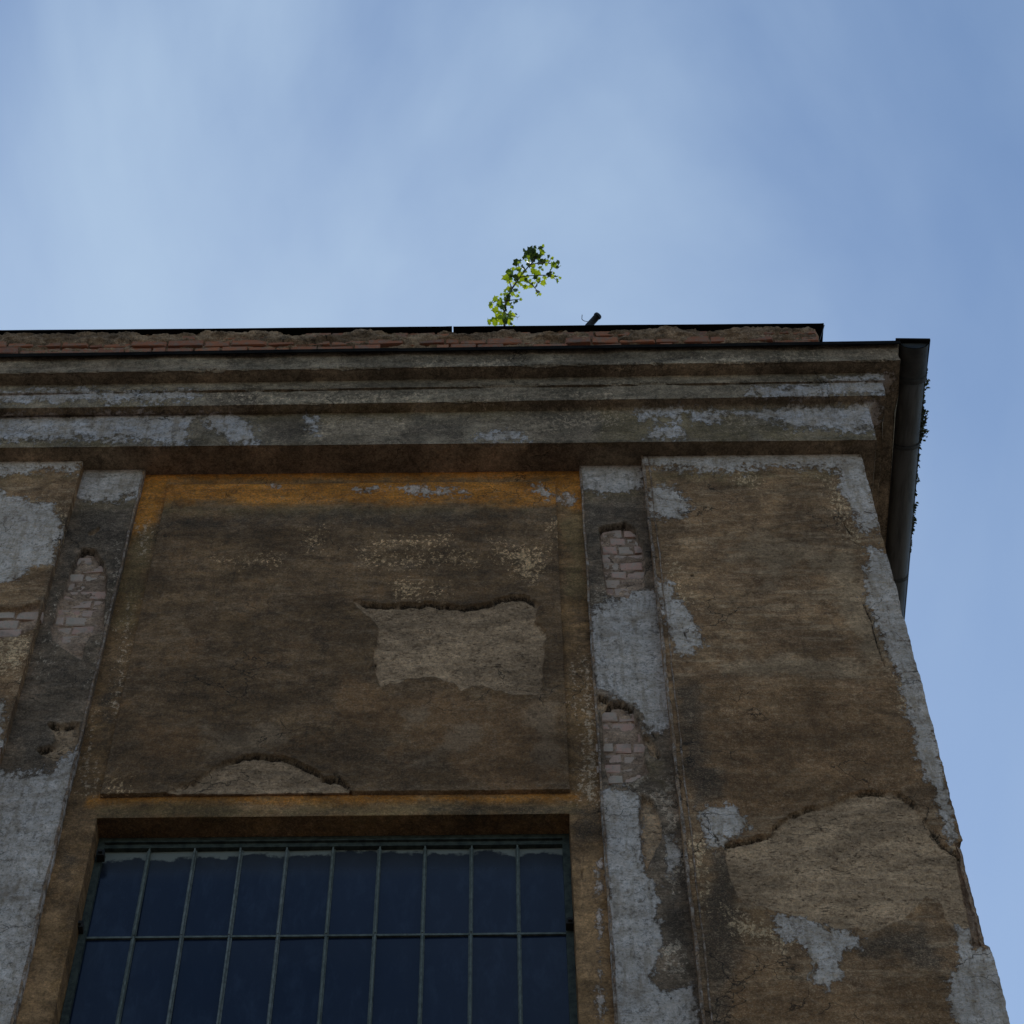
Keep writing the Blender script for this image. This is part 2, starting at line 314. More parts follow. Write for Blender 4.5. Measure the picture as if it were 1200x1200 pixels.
    wv = g.n('ShaderNodeVectorMath', operation='ADD'); nw = g.n('ShaderNodeTexNoise'); nw.inputs['Scale'].default_value = 5; nw.inputs['Detail'].default_value = 6; g.link(P, nw.inputs['Vector'])
    ns = g.n('ShaderNodeVectorMath', operation='SCALE'); g.link(nw.outputs['Color'], ns.inputs[0]); ns.inputs['Scale'].default_value = .35
    g.link(P, wv.inputs[0]); g.link(ns.outputs[0], wv.inputs[1]); g.link(wv.outputs[0], vo.inputs['Vector'])
    hair = g.math('MULTIPLY', g.ramp(vo.outputs[0], .012, .003), g.ramp(g.noise(P, 2.1, 3, .5), .54, .62))
    c = g.mix(g.math('MULTIPLY', hair, .75), c, (.02, .016, .012))
    g.link(c, b.inputs['Base Color']); b.inputs['Roughness'].default_value = .95
    b.inputs['Specular IOR Level'].default_value = .15
    h = g.math('ADD', g.math('MULTIPLY', fine, 1.0), g.math('MULTIPLY', grit, .5))
    h = g.math('ADD', h, g.math('MULTIPLY', mid, 1.4))
    h = g.math('SUBTRACT', h, g.math('MULTIPLY', g.math('MULTIPLY', pits, Rm), 1.2))
    h = g.math('ADD', h, g.math('MULTIPLY', Wm, .5))
    bp = g.n('ShaderNodeBump'); bp.inputs['Strength'].default_value = 1.0; bp.inputs['Distance'].default_value = .008
    g.link(h, bp.inputs['Height']); g.link(bp.outputs[0], b.inputs['Normal'])
    return m

M_PIER = plaster('brown_plaster', (.19, .125, .070), (.138, .088, .05), (.078, .051, .032), .55, lcol=(.27, .215, .15))
M_FIELD = plaster('dark_brown_plaster', (.122, .080, .043), (.094, .062, .035), (.054, .038, .025), .28, scol=(.42, .31, .19), lcol=(.18, .14, .10), wcol=(.48, .43, .42))
M_STRIP = plaster('mouldy_plaster', (.10, .080, .060), (.14, .108, .080), (.044, .038, .031), .35, warmc=(.12, .092, .068), wcol=(.40, .415, .45), scol=(.29, .26, .22), lcol=(.20, .17, .14))
M_BAND = plaster('ochre_brown_plaster', (.155, .098, .046), (.115, .076, .042), (.065, .048, .032), .2, lcol=(.26, .175, .10), scol=(.33, .28, .22), wcol=(.48, .43, .42))
M_CORN = plaster('lichen_grey_plaster', (.172, .156, .124), (.12, .109, .087), (.05, .0455, .038), .5, warmc=(.10, .087, .068), wcol=(.345, .375, .44), scol=(.29, .25, .195), lcol=(.225, .19, .15))
M_PARA = plaster('crumbling_mortar', (.185, .14, .098), (.105, .078, .056), (.04, .032, .024), .3, lcol=(.27, .215, .16))

def brick_mat(name, pale):
    m, t, b = mat(name); g = G(t)
    P = g.n('ShaderNodeNewGeometry').outputs['Position']; r = g.n('ShaderNodeObjectInfo').outputs['Random']
    mid = g.noise(P, 28, 6, .7); fine = g.noise(P, 160, 4, .7)
    c = g.mix(r, (.52, .18, .085), (.34, .13, .075)) if not pale else g.mix(r, (.66, .35, .25), (.60, .42, .31))
    c = g.mix(g.ramp(mid, .45, .62, 0, .65 if pale else .6), c, (.50, .39, .29) if pale else (.27, .21, .15))
    c = g.mix(g.ramp(fine, .56, .72, 0, .6), c, (.15, .11, .08))
    c = g.mix(g.ramp(g.noise(P, 9, 4, .6), .5, .75, 0, .6), c, (.19, .15, .12))
    g.link(c, b.inputs['Base Color']); b.inputs['Roughness'].default_value = .95; b.inputs['Specular IOR Level'].default_value = .1
    bp = g.n('ShaderNodeBump'); bp.inputs['Strength'].default_value = .8; bp.inputs['Distance'].default_value = .006
    g.link(g.math('ADD', mid, fine), bp.inputs['Height']); g.link(bp.outputs[0], b.inputs['Normal']); return m
M_BRICK = brick_mat('limewashed_brick', True); M_RED = brick_mat('weathered_red_brick', False)

def simple(name, c1, c2, scale=12, rough=.7, metal=0.0, spec=.3, bump=.3, sc3=(1, 1, 1)):
    m, t, b = mat(name); g = G(t)
    P = g.n('ShaderNodeNewGeometry').outputs['Position']
    a = g.noise(P, scale, 6, .65, .2, sc3)
    g.link(g.mix(g.ramp(a, .38, .64), c1, c2), b.inputs['Base Color'])
    b.inputs['Roughness'].default_value = rough; b.inputs['Metallic'].default_value = metal; b.inputs['Specular IOR Level'].default_value = spec
    bp = g.n('ShaderNodeBump'); bp.inputs['Strength'].default_value = bump; bp.inputs['Distance'].default_value = .004
    g.link(g.noise(P, scale * 6, 4, .6), bp.inputs['Height']); g.link(bp.outputs[0], b.inputs['Normal']); return m
M_TAR = simple('black_roof_sheet', (.014, .012, .011), (.022, .019, .016), 8, 1.0, 0, 0)
M_GUT = simple('weathered_zinc', (.15, .135, .12), (.09, .08, .07), 7, .62, .15, .35, .3, (4, .5, 1))
M_GUT2 = simple('stained_zinc', (.085, .075, .066), (.05, .045, .04), 9, .7, .1, .3)
M_STEEL = simple('peeling_green_grey_paint', (.165, .165, .13), (.09, .092, .07), 30, .6, 0, .3, .5)
M_STEELP = simple('pale_worn_paint', (.20, .195, .165), (.11, .108, .085), 34, .6, 0, .3, .5)
M_STEELD = simple('grimy_green_paint', (.075, .08, .06), (.035, .038, .03), 26, .7, 0, .2, .5)
M_IRON = simple('dark_rusty_iron', (.02, .018, .016), (.04, .028, .02), 30, .8)
M_WIRE = simple('thin_wire', (.06, .055, .05), (.10, .08, .07), 40, .6, .4)
M_PIPE = simple('sooty_pipe', (.022, .022, .024), (.04, .036, .034), 20, .7)
M_GROUND = simple('trodden_grass', (.085, .084, .078), (.115, .112, .105), .6, 1.0, 0, .05, .4)
M_WALL2 = simple('grey_brown_render', (.24, .19, .14), (.17, .13, .095), 1.6, .95, 0, .1)
M_ROOF = simple('tarred_roof', (.03, .028, .026), (.05, .045, .04), 3, .9, 0, .1)

def glass_mat(name, film):
    m, t, b = mat(name); g = G(t)
    tcn = g.n('ShaderNodeTexCoord'); Po = tcn.outputs['Object']; r = g.n('ShaderNodeObjectInfo').outputs['Random']
    P = g.n('ShaderNodeNewGeometry').outputs['Position']
    sep = g.n('ShaderNodeSeparateXYZ'); g.link(Po, sep.inputs[0])
    z = sep.outputs[2]; ax = g.math('ABSOLUTE', sep.outputs[0])
    n1 = g.noise(P, 14, 5, .6); n2 = g.noise(P, 60, 5, .7)
    base = g.mix(r, (.006, .010, .022), (.010, .015, .030))
    base = g.mix(g.ramp(g.noise(P, 6, 6, .7, .3, (2, 2, .7)), .45, .75, 0, .6), base, (.030, .040, .062))
    # thin dust, and a band of dried putty wash hanging from the top bar
    zz = g.math('ADD', z, g.math('MULTIPLY', g.math('SUBTRACT', n1, .5), .05))
    dust = g.ramp(zz, -.22, -.05, 0, .5 if film else .05)
    c = g.mix(dust, base, (.055, .05, .042))
    arc = g.math('ADD', g.math('ADD', z, g.math('MULTIPLY', g.math('POWER', ax, 2.0), 1.8)), g.math('MULTIPLY', g.math('SUBTRACT', g.noise(P, 8, 5, .7), .5), .16))
    arc = g.math('ADD', arc, g.math('MULTIPLY', g.math('SUBTRACT', n2, .5), .012))
    lim = g.math('MULTIPLY_ADD', r, .060, -.056)
    pale = g.ramp(g.math('SUBTRACT', arc, lim), -.014, .006, 0, .62 if film else .0)
    c = g.mix(pale, c, (.32, .30, .235))
    c = g.mix(g.ramp(n2, .66, .74, 0, .25), c, (.12, .125, .13))
    g.link(c, b.inputs['Base Color']); b.inputs['IOR'].default_value = 1.5
    g.link(g.math('ADD', g.math('MULTIPLY', g.math('MAXIMUM', dust, pale), .6), g.math('MULTIPLY_ADD', n2, .10, .06)), b.inputs['Roughness'])
    b.inputs['Specular IOR Level'].default_value = .31
    bp = g.n('ShaderNodeBump'); bp.inputs['Strength'].default_value = .12; bp.inputs['Distance'].default_value = .01
    g.link(g.noise(P, 4, 2, .5), bp.inputs['Height']); g.link(bp.outputs[0], b.inputs['Normal']); return m
M_GLASS1 = glass_mat('dirty_dark_glass', True); M_GLASS2 = glass_mat('dark_glass', False)

def leaf_mat(name, c1, c2, tr):
    m, t, b = mat(name); g = G(t)
    r = g.n('ShaderNodeObjectInfo').outputs['Random']; P = g.n('ShaderNodeNewGeometry').outputs['Position']
    col = g.mix(g.math('FRACT', g.math('ADD', r, g.math('MULTIPLY', g.noise(P, 40), .5))), c1, c2)
    g.link(col, b.inputs['Base Color']); b.inputs['Roughness'].default_value = .5
    tl = g.n('ShaderNodeBsdfTranslucent'); g.link(g.mix(1.0, col, (1.9, 2.0, .7), 'MULTIPLY'), tl.inputs[0])
    ms = g.n('ShaderNodeMixShader'); ms.inputs[0].default_value = tr
    g.link(b.outputs[0], ms.inputs[1]); g.link(tl.outputs[0], ms.inputs[2])
    g.link(ms.outputs[0], t.nodes['Material Output'].inputs[0]); return m
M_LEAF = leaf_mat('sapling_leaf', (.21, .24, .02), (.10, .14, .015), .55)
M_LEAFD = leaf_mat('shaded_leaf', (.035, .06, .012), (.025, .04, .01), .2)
M_WEED = leaf_mat('gutter_weed', (.035, .05, .015), (.05, .045, .02), .12)
M_BARK = simple('thin_bark', (.07, .05, .03), (.11, .08, .05), 40, .9)

# ------------------------------------------------------------------ object helpers
def link(o, parent=None):
    COL.objects.link(o)
    if parent is not None: o.parent = parent
    return o
def thing(name, label, cat, loc=(0, 0, 0), group=None):
    o = bpy.data.objects.new(name, None); o.empty_display_size = .2; o.location = loc; COL.objects.link(o)
    o['label'] = label; o['category'] = cat
    if group: o['group'] = group
    return o
def mesh_obj(name, V, Fc, m, parent=None, smooth=False, off=(0, 0, 0)):
    me = bpy.data.meshes.new(name); me.from_pydata([tuple(map(float, np.array(v) - np.array(off))) for v in V], [], Fc); me.update()
    if smooth: me.polygons.foreach_set('use_smooth', [True] * len(me.polygons))
    me.materials.append(m)
    o = bpy.data.objects.new(name, me); o.location = off; return link(o, parent)
BOXF = [(0, 3, 2, 1), (4, 5, 6, 7), (0, 1, 5, 4), (1, 2, 6, 5), (2, 3, 7, 6), (3, 0, 4, 7)]
def box_v(x0, x1, y0, y1, z0, z1):
    return [(x0, y0, z0), (x1, y0, z0), (x1, y1, z0), (x0, y1, z0), (x0, y0, z1), (x1, y0, z1), (x1, y1, z1), (x0, y1, z1)]
class MB:
    def __init__(s): s.V, s.F = [], []
    def add(s, V, F):
        k = len(s.V); s.V += [tuple(v) for v in V]; s.F += [tuple(i + k for i in f) for f in F]; return s
    def box(s, *a): return s.add(box_v(*a), BOXF)
    def tube(s, pts, rad, n=6):
        pts = [np.array(p, float) for p in pts]; rad = rad if isinstance(rad, (list, tuple)) else [rad] * len(pts)
        V, Fc = [], []
        for i, p in enumerate(pts):
            d = _n(pts[min(i + 1, len(pts) - 1)] - pts[max(i - 1, 0)]); a = np.array([0, 0, 1.]) if abs(d[2]) < .9 else np.array([1., 0, 0])
            u = _n(np.cross(d, a)); w = np.cross(d, u)
            for k in range(n):
                t = 2 * math.pi * k / n; V.append(p + rad[i] * (math.cos(t) * u + math.sin(t) * w))
        for i in range(len(pts) - 1):
            for k in range(n): Fc.append((i * n + k, i * n + (k + 1) % n, (i + 1) * n + (k + 1) % n, (i + 1) * n + k))
        Fc.append(tuple(range(n))); Fc.append(tuple(reversed(range((len(pts) - 1) * n, len(pts) * n))))
        return s.add(V, Fc)
    def build(s, name, m, parent=None, smooth=False, off=(0, 0, 0)): return mesh_obj(name, s.V, s.F, m, parent, smooth, off)

def line_pts(a, b, step, tight=.003):
    """sample a..b with a point close to each end so that corners stay crisp"""
    L = abs(b - a)
    if L < 4 * tight: return [a, b]
    n = max(1, int(round((L - 2 * tight) / step))); s = 1 if b > a else -1
    return [a] + [a + s * (tight + (L - 2 * tight) * i / n) for i in range(n + 1)] + [b]
def growing(a, b, first=.003, k=1.6, cap=1.5):
    pts = [a]; d = first
    while pts[-1] + d < b: pts.append(pts[-1] + d); d = min(d * k, cap)
    return pts + [b]

LAYERS = ('sd_w', 'sd_r', 'sd_b', 'sd_o', 'sd_s', 'm_d', 'm_g', 'm_l', 'm_m', 'crk_shade')
def weather(Q, W, X, Z, lay):
    """signed distances (in tenths of picture pixels) of the wear outlines at surface points; returns attributes + relief in metres"""
    A = {k: np.full(len(Q), -4.0) for k in LAYERS}; A['crk_shade'][:] = 0
    rag = fbm(X * 10, Z * 9, 5, 6, .62); rag2 = fbm(X * 30, Z * 27, 9, 4, .65)
    def mx(polys, amp, amp2=0.0):
        r = np.full(len(Q), -CL)
        for p in polys: r = np.maximum(r, sdf_poly(Q, p))
        return (r + rag * amp + rag2 * amp2) / 10
    A['sd_w'] = mx(lay.get('w', []), 7, 5); A['sd_r'] = mx(lay.get('r', []), 5, .8); A['sd_b'] = mx(lay.get('b', []), 3.5, .5)
    A['sd_o'] = mx(lay.get('o', []), 5, 2); A['sd_s'] = mx(lay.get('s', []), 6, 4)
    for k, n in (('m_d', 'd'), ('m_g', 'g'), ('m_l', 'l'), ('m_m', 'm')): A[k] = mx(lay.get(n, []), 16, 7)
    ck = np.full(len(Q), CL)
    for p in lay.get('c', []): ck = np.minimum(ck, sdf_line(Q, p) + rag2 * 1.5)
    for (x, y) in lay.get('dots', []): ck = np.minimum(ck, np.hypot(Q[:, 0] - x, (Q[:, 1] - y) * 1.4) - 1.2)
    A['crk_shade'] = (1 - sstep(.2, 1.3, ck)) * sstep(-.35, .1, rag)
    mid = fbm(X * 5, Z * 7, 31, 5, .55); fin = fbm(X * 40, Z * 55, 77, 3, .6)
    d = mid * .004 + fin * .0012
    r10 = A['sd_r'] * 10; b10 = A['sd_b'] * 10
    rm = sstep(-1.5, 1.5, r10)
    d -= rm * lay.get('rd', .017); d += (rm * fin) * .0035 + rm * fbm(X * 18, Z * 26, 55, 4, .65) * .004
    d += .003 * sstep(-9, -1.5, r10) * (1 - rm)                       # plaster lifts off along the broken edge
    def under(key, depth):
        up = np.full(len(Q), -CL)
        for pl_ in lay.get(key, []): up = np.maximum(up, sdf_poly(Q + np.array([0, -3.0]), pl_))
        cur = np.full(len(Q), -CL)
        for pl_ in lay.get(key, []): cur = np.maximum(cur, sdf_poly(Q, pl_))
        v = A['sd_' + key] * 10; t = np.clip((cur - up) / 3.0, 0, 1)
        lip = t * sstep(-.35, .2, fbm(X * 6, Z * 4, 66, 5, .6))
        A['crk_shade'] = np.maximum(A['crk_shade'], .9 * np.minimum(1, lip * 1.6) * sstep(-1.2, -.1, v) * (1 - sstep(1.4, 3.0, v)))        # shadow line painted dark along the upper broken edges
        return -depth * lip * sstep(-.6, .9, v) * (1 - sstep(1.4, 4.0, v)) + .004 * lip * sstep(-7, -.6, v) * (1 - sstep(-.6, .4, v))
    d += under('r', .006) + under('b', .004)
    bm = sstep(-1.3, 1.3, b10)
    d += bm * (fbm(X * 11, Z * 17, 155, 5, .65) * .017)
    d -= bm * lay.get('bd', .040) * (1 - rm * .3); d += .002 * sstep(-8, -1.5, b10) * (1 - bm)
    d += sstep(-.6, .6, A['sd_w'] * 10) * .0022
    d -= A['crk_shade'] * .012
    return A, d

def sheet(name, P, Nn, m, parent, lay, amp=1.0, extra=None):
    """grid of points P[u,v,3] with outward directions Nn, weathered and displaced"""
    nu, nv = P.shape[:2]; p = P.reshape(-1, 3); nn = Nn.reshape(-1, 3)
    Q = proj(p); X = p[:, 0] + p[:, 1] * .83; Z = p[:, 2] + p[:, 1] * .37
    A, d = weather(Q, p, X, Z, lay)
    sh = None
    if extra is not None:
        ed = extra(p, Q, X, Z, A)
        if isinstance(ed, tuple): ed, sh = ed
        d = d + ed
    p = p + nn * (d * amp)[:, None]
    if sh is not None: p[:, 0] += sh
    me = bpy.data.meshes.new(name)
    idx = np.arange(nu * nv).reshape(nu, nv)
    q = np.stack([idx[:-1, :-1], idx[1:, :-1], idx[1:, 1:], idx[:-1, 1:]], -1).reshape(-1, 4)
    me.vertices.add(len(p)); me.vertices.foreach_set('co', p.astype(np.float32).ravel())
    me.loops.add(q.size); me.loops.foreach_set('vertex_index', q.astype(np.int32).ravel())
    me.polygons.add(len(q)); me.polygons.foreach_set('loop_start', (np.arange(len(q)) * 4).astype(np.int32))
    me.polygons.foreach_set('use_smooth', np.ones(len(q), bool))
    me.update(calc_edges=True)
    for k in LAYERS:
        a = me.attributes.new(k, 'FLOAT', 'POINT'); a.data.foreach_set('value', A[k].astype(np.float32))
    me.materials.append(m)
    return link(bpy.data.objects.new(name, me), parent)

def plan_sheet(name, plan, zs, m, parent, lay, extra=None, amp=1.0):
    """plan: list of (x, y, nx, ny) along the wall; zs: heights"""
    pl = np.array(plan, float); zs = np.array(zs, float)
    P = np.zeros((len(pl), len(zs), 3)); P[..., 0] = pl[:, 0:1]; P[..., 1] = pl[:, 1:2]; P[..., 2] = zs[None]
    Nn = np.zeros_like(P); Nn[..., 0] = pl[:, 2:3]; Nn[..., 1] = pl[:, 3:4]
    return sheet(name, P, Nn, m, parent, lay, amp, extra)

# ------------------------------------------------------------------ the building
bld = thing('old_building', 'derelict two tone plastered building with peeling pilasters, heavy cornice and grid window under the sky', 'building', (0, PIER, 0))
bld_inv = (0.0, PIER, 0.0)
class _P:                                              # parts are written in world metres; the parent stands at the wall foot
    pass
def adopt(o):
    o.location = (o.location[0], o.location[1] - PIER, o.location[2]); return o

SX, SZ = .006, .0105
zs_hi = line_pts(Z_LOW, Z_SOF + .004, SZ)

# outer pier with the corner of the building
xpl = (at(752, 538, PIER)[0] + at(825, 1200, PIER)[0]) / 2
fr = line_pts(xpl, XC, SX)
plan = [(xpl, STRIP + .03, -1, 0), (xpl, STRIP - .005, -1, 0), (xpl, (PIER + STRIP) / 2, -1, 0)] + \
       [(x, PIER, (-.7 if i == 0 else .7 if i == len(fr) - 1 else 0), (-.7 if i in (0, len(fr) - 1) else -1)) for i, x in enumerate(fr)] + \
       [(XC, y, 1, 0) for y in growing(PIER + .003, PIER + DEPTH)]
def pier_edge(p, Q, X, Z, A):
    e = np.clip((p[:, 0] - (XC - .06)) / .06, 0, 1) * np.clip(1 - (p[:, 1] - PIER) / .3, 0, 1)
    chip = np.clip(fbm(Z * 0 + 3.3, p[:, 2] * 9, 91, 6, .65), -1, .3)
    low = sstep(985, 988, Q[:, 1]) * (1 - sstep(1106, 1112, Q[:, 1]))
    rnd = sstep(XC - .012, XC - .002, p[:, 0]) * (p[:, 1] < PIER + .01) * np.clip(fbm(Z * 0 + 1.3, p[:, 2] * 16, 191, 5, .65), -.2, 1)
    return -rnd * .007, e * (chip * .007 - .002 - low * .008)
adopt(plan_sheet('pier', plan, zs_hi, M_PIER, bld, dict(w=pier_w, r=pier_r, b=pier_b, d=pier_d, g=pier_g, l=pier_l, m=pier_m, s=pier_s, c=pier_c, rd=.010, bd=.022), pier_edge))

# inner pier at the other side of the window bay
xpr = (at(93, 545, PIER)[0] + at(1, 893, PIER)[0]) / 2
fr = [XL] + line_pts(max(XL + .1, -3.05), xpr, SX)
plan = [(x, PIER, 0, -1) for x in fr] + [(xpr, PIER + .003, .7, -.3), (xpr, (PIER + STRIP) / 2, 1, 0), (xpr, STRIP + .03, 1, 0)]
lpier = adopt(plan_sheet('pier', plan, zs_hi, M_PIER, bld, dict(w=lpier_w, b=lpier_b, g=lpier_g, d=lpier_d, s=lpier_s, bd=.03)))

# pilaster strips
xs0 = (at(680, 548, STRIP)[0] + at(721, 1200, STRIP)[0]) / 2
fr = line_pts(xs0, xpl + .004, SX)
plan = [(xs0, BAND + .02, -1, 0), (xs0, STRIP + .006, -1, 0)] + [(x, STRIP, -.5 if i == 0 else 0, -1) for i, x in enumerate(fr)]
pil_r = adopt(plan_sheet('pilaster', plan, zs_hi, M_STRIP, bld, dict(w=strip_w, r=strip_r, b=strip_b, d=strip_d, g=strip_g, s=strip_s, c=strip_c, rd=.022, bd=.034)))
xs1 = (at(168.5, 553, STRIP)[0] + at(17, 1200, STRIP)[0]) / 2
fr = line_pts(xpr - .004, xs1, SX)
plan = [(x, STRIP, .5 if i == len(fr) - 1 else 0, -1) for i, x in enumerate(fr)] + [(xs1, STRIP + .006, 1, 0), (xs1, BAND + .02, 1, 0)]
pil_l = adopt(plan_sheet('pilaster', plan, zs_hi, M_STRIP, bld, dict(w=lstrip_w, r=lstrip_r, b=lstrip_b, d=lstrip_d, g=lstrip_g, s=lstrip_s, c=lstrip_c, rd=.018, bd=.032)))
# thin beads running down the arrises of the pilasters
def bead(x, y, rad):
    n = 60; zz = np.linspace(Z_LOW, Z_SOF, n); mb = MB()
    mb.tube([(x + .002 * math.sin(i * .7) + .0015 * math.sin(i * 2.3), y, z) for i, z in enumerate(zz)], [rad * (1 + .25 * math.sin(i * 1.9)) for i in range(n)], 6)
    return adopt(mb.build('edge_bead', M_STRIP, bld, True))
bead(xpl + .003, PIER - .004, .008); bead(xpl + .034, PIER - .001, .004); bead(xs0 + .004, STRIP - .003, .006); bead(xs1 - .004, STRIP - .003, .006)

# window surround: the ochre band round the opening
WX0 = (at(113.7, 958, BAND)[0] + at(61, 1200, BAND)[0]) / 2
WX1 = (at(668.5, 955, BAND)[0] + at(678, 1200, BAND)[0]) / 2
WZ1 = (at(115, 958, BAND)[2] + at(668, 954, BAND)[2]) / 2
FRAME = BAND + .118
lay_band = dict(o=band_o, w=band_w, g=band_g, d=band_d, s=band_s, l=band_l, c=band_c)
def band_plan(x0, x1, sgn0=0, sgn1=0):
    fr = line_pts(x0, x1, SX); return [(x, BAND, (sgn0 if i == 0 else sgn1 if i == len(fr) - 1 else 0) * .6, -1) for i, x in enumerate(fr)]
def reveal(x, s, ys): return [(x, y, s, 0) for y in ys]
rev = [BAND + .003, BAND + .02, BAND + .04, BAND + .06, BAND + .08, BAND + .1, BAND + .12, BAND + .16]
adopt(plan_sheet('window_surround', band_plan(xs1 - .002, WX0, 0, 1) + reveal(WX0, 1, rev), line_pts(Z_LOW, WZ1, SZ), M_BAND, bld, lay_band))
adopt(plan_sheet('window_surround', reveal(WX1, -1, rev[::-1]) + band_plan(WX1, xs0 + .002, -1, 0), line_pts(Z_LOW, WZ1, SZ), M_BAND, bld, lay_band))
# the part above the opening carries its own soffit
fr = line_pts(xs1 - .002, xs0 + .002, SX); prof = [(y, WZ1) for y in rev[::-1]] + [(BAND, z) for z in line_pts(WZ1, Z_SOF + .004, SZ)]
P = np.zeros((len(fr), len(prof), 3)); P[..., 0] = np.array(fr)[:, None]; P[..., 1] = np.array([a for a, b in prof])[None]; P[..., 2] = np.array([b for a, b in prof])[None]
Nn = np.zeros_like(P); Nn[..., 1] = -1; k = len(rev); Nn[:, :k, 1] = 0; Nn[:, :k, 2] = -1; Nn[:, k, 1] = -.7; Nn[:, k, 2] = -.5
FXA, FXB = at(120.5, 925, FIELD)[0] + .03, at(653, 610, FIELD)[0] - .03
FZA, FZB = at(400, 928, FIELD)[2] + .03, at(400, 566, FIELD)[2] - .03
def behind_field(p, Q, X, Z, A): return -.05 * (p[:, 0] > FXA) * (p[:, 0] < FXB) * (p[:, 2] > FZA) * (p[:, 2] < FZB)
adopt(sheet('window_surround', P, Nn, M_BAND, bld, lay_band, 1.0, behind_field))

# raised plaster field above the window
fx0 = (at(120.5, 925, FIELD)[0] + at(187, 610, FIELD)[0]) / 2
fx1 = (at(667, 925, FIELD)[0] + at(653, 610, FIELD)[0]) / 2
fz0 = (at(120, 930, FIELD)[2] + at(667, 926, FIELD)[2]) / 2
fz1 = zmean(FIELD, (194, 570), (652, 562))
fr = line_pts(fx0, fx1, SX)
plan = [(fx0, BAND + .012, -1, 0), (fx0, FIELD + .004, -1, 0)] + [(x, FIELD, 0, -1) for x in fr] + [(fx1, FIELD + .004, 1, 0), (fx1, BAND + .012, 1, 0)]
zf = [fz0] + line_pts(fz0, fz1, SZ) + [fz1]
pl = np.array(plan); P = np.zeros((len(pl), len(zf), 3)); P[..., 0] = pl[:, 0:1]; P[..., 1] = pl[:, 1:2]; P[..., 2] = np.array(zf)[None]
P[:, 0, 1] = BAND + .012; P[:, -1, 1] = BAND + .012
Nn = np.zeros_like(P); Nn[..., 0] = pl[:, 2:3]; Nn[..., 1] = pl[:, 3:4]
Nn[:, 0] = (0, 0, -1); Nn[:, -1] = (0, 0, 1)
def field_edge(p, Q, X, Z, A): return sstep(fz0 + .06, fz0, p[:, 2]) * .004
adopt(sheet('wall_panel', P, Nn, M_FIELD, bld, dict(r=field_r, o=field_o, w=field_w, d=field_d, g=field_g, s=field_s, l=field_l, m=field_m, c=field_c, dots=field_dots, rd=.010), 1.0, field_edge))

# cornice: four courses that turn the corner
def sag(x): return .0133 * np.clip(x, -3.2, XC + .3) + .008      # the upper courses have settled towards the left
def cornice(name, prof, lay, chip=.012, seed=0, tilt=True):
    """prof: list of (overhang, z); every course is mitred at the corner and runs back along the side"""
    pp = []; cor = []
    for i in range(len(prof) - 1):
        (o0, z0), (o1, z1) = prof[i], prof[i + 1]; L = math.hypot(o1 - o0, z1 - z0); ts = [t / L for t in line_pts(0, L, .0085)]
        for t in (ts if i == 0 else ts[1:]): pp.append((o0 + (o1 - o0) * t, z0 + (z1 - z0) * t, i))
    pr = np.array(pp); n = np.zeros((len(pr), 2)); td = np.gradient(pr[:, :2], axis=0); n[:, 0] = td[:, 1]; n[:, 1] = -td[:, 0]
    n /= np.maximum(np.linalg.norm(n, axis=1), 1e-9)[:, None]
    cz = prof[1]; ed = np.hypot(pr[:, 0] - cz[0], pr[:, 1] - cz[1])
    xs = [XL] + line_pts(-3.05, XC, SX * 1.05); ys = growing(PIER, PIER + DEPTH)[1:]
    nu = len(xs) + len(ys); P = np.zeros((nu, len(pr), 3)); Nn = np.zeros_like(P)
    o = pr[:, 0]
    for i, x in enumerate(xs):
        f = max(0.0, (x - (XC - .4)) / .4)
        P[i, :, 0] = x + o * f; P[i, :, 1] = PIER - o; P[i, :, 2] = pr[:, 1]; Nn[i, :, 1] = -n[:, 0]; Nn[i, :, 2] = n[:, 1]
    Nn[len(xs) - 1, :, 0] = n[:, 0] * .7
    for j, y in enumerate(ys):
        i = len(xs) + j; P[i, :, 0] = XC + o; P[i, :, 1] = y - o * max(0.0, 1 - (y - PIER) / .4); P[i, :, 2] = pr[:, 1]; Nn[i, :, 0] = n[:, 0]; Nn[i, :, 2] = n[:, 1]
    side = np.interp(o, (-.2, 0, .09, .15, .163, .238, .26), (-.2, 0, .080, .177, .190, .286, .31)) - o
    for i, x in enumerate(xs): P[i, :, 0] += side * max(0.0, (x - (XC - .4)) / .4)
    P[len(xs):, :, 0] += side[None]
    if tilt: P[..., 2] += sag(P[..., 0]) * sstep(O_FR - .01, O_FR + .02, o)[None]
    E = np.tile(ed, (nu, 1)).ravel()
    def ex(p, Q, X, Z, A):
        c = np.clip(fbm(p[:, 0] * 6 + p[:, 1] * 6, p[:, 2] * 3, 200 + seed, 6, .62) + .12, 0, 1)
        return -sstep(.030, 0, E) * c * chip - .002 + fbm(p[:, 0] * 14 + p[:, 1] * 14, p[:, 2] * 30, 300 + seed, 4, .6) * .0035
    return adopt(sheet(name, P, Nn, M_CORN, bld, lay, 1.0, ex))
lay_c = dict(w=corn_w, g=corn_g, d=corn_d, s=corn_s, l=corn_l)
cornice('frieze', [(-.13, Z_SOF), (O_FR, Z_SOF), (O_FR, Z_FA + .05)], lay_c, .012, 1, False)
cornice('fascia', [(O_FR - .02, Z_FA), (O_FA, Z_FA), (O_FA, Z_FI + .012)], lay_c, .026, 2)
cornice('fillet', [(O_FA - .02, Z_FI), (O_FI, Z_FI), (O_FI, Z_CR + .012)], lay_c, .042, 3)
cornice('crown_moulding', [(O_FI - .02, Z_CR), (O_CR, Z_CR), (O_CR - .004, Z_CR + (Z_TOP - Z_CR) * .45), (O_CR + .012, Z_TOP + .012)], lay_c, .032, 4)

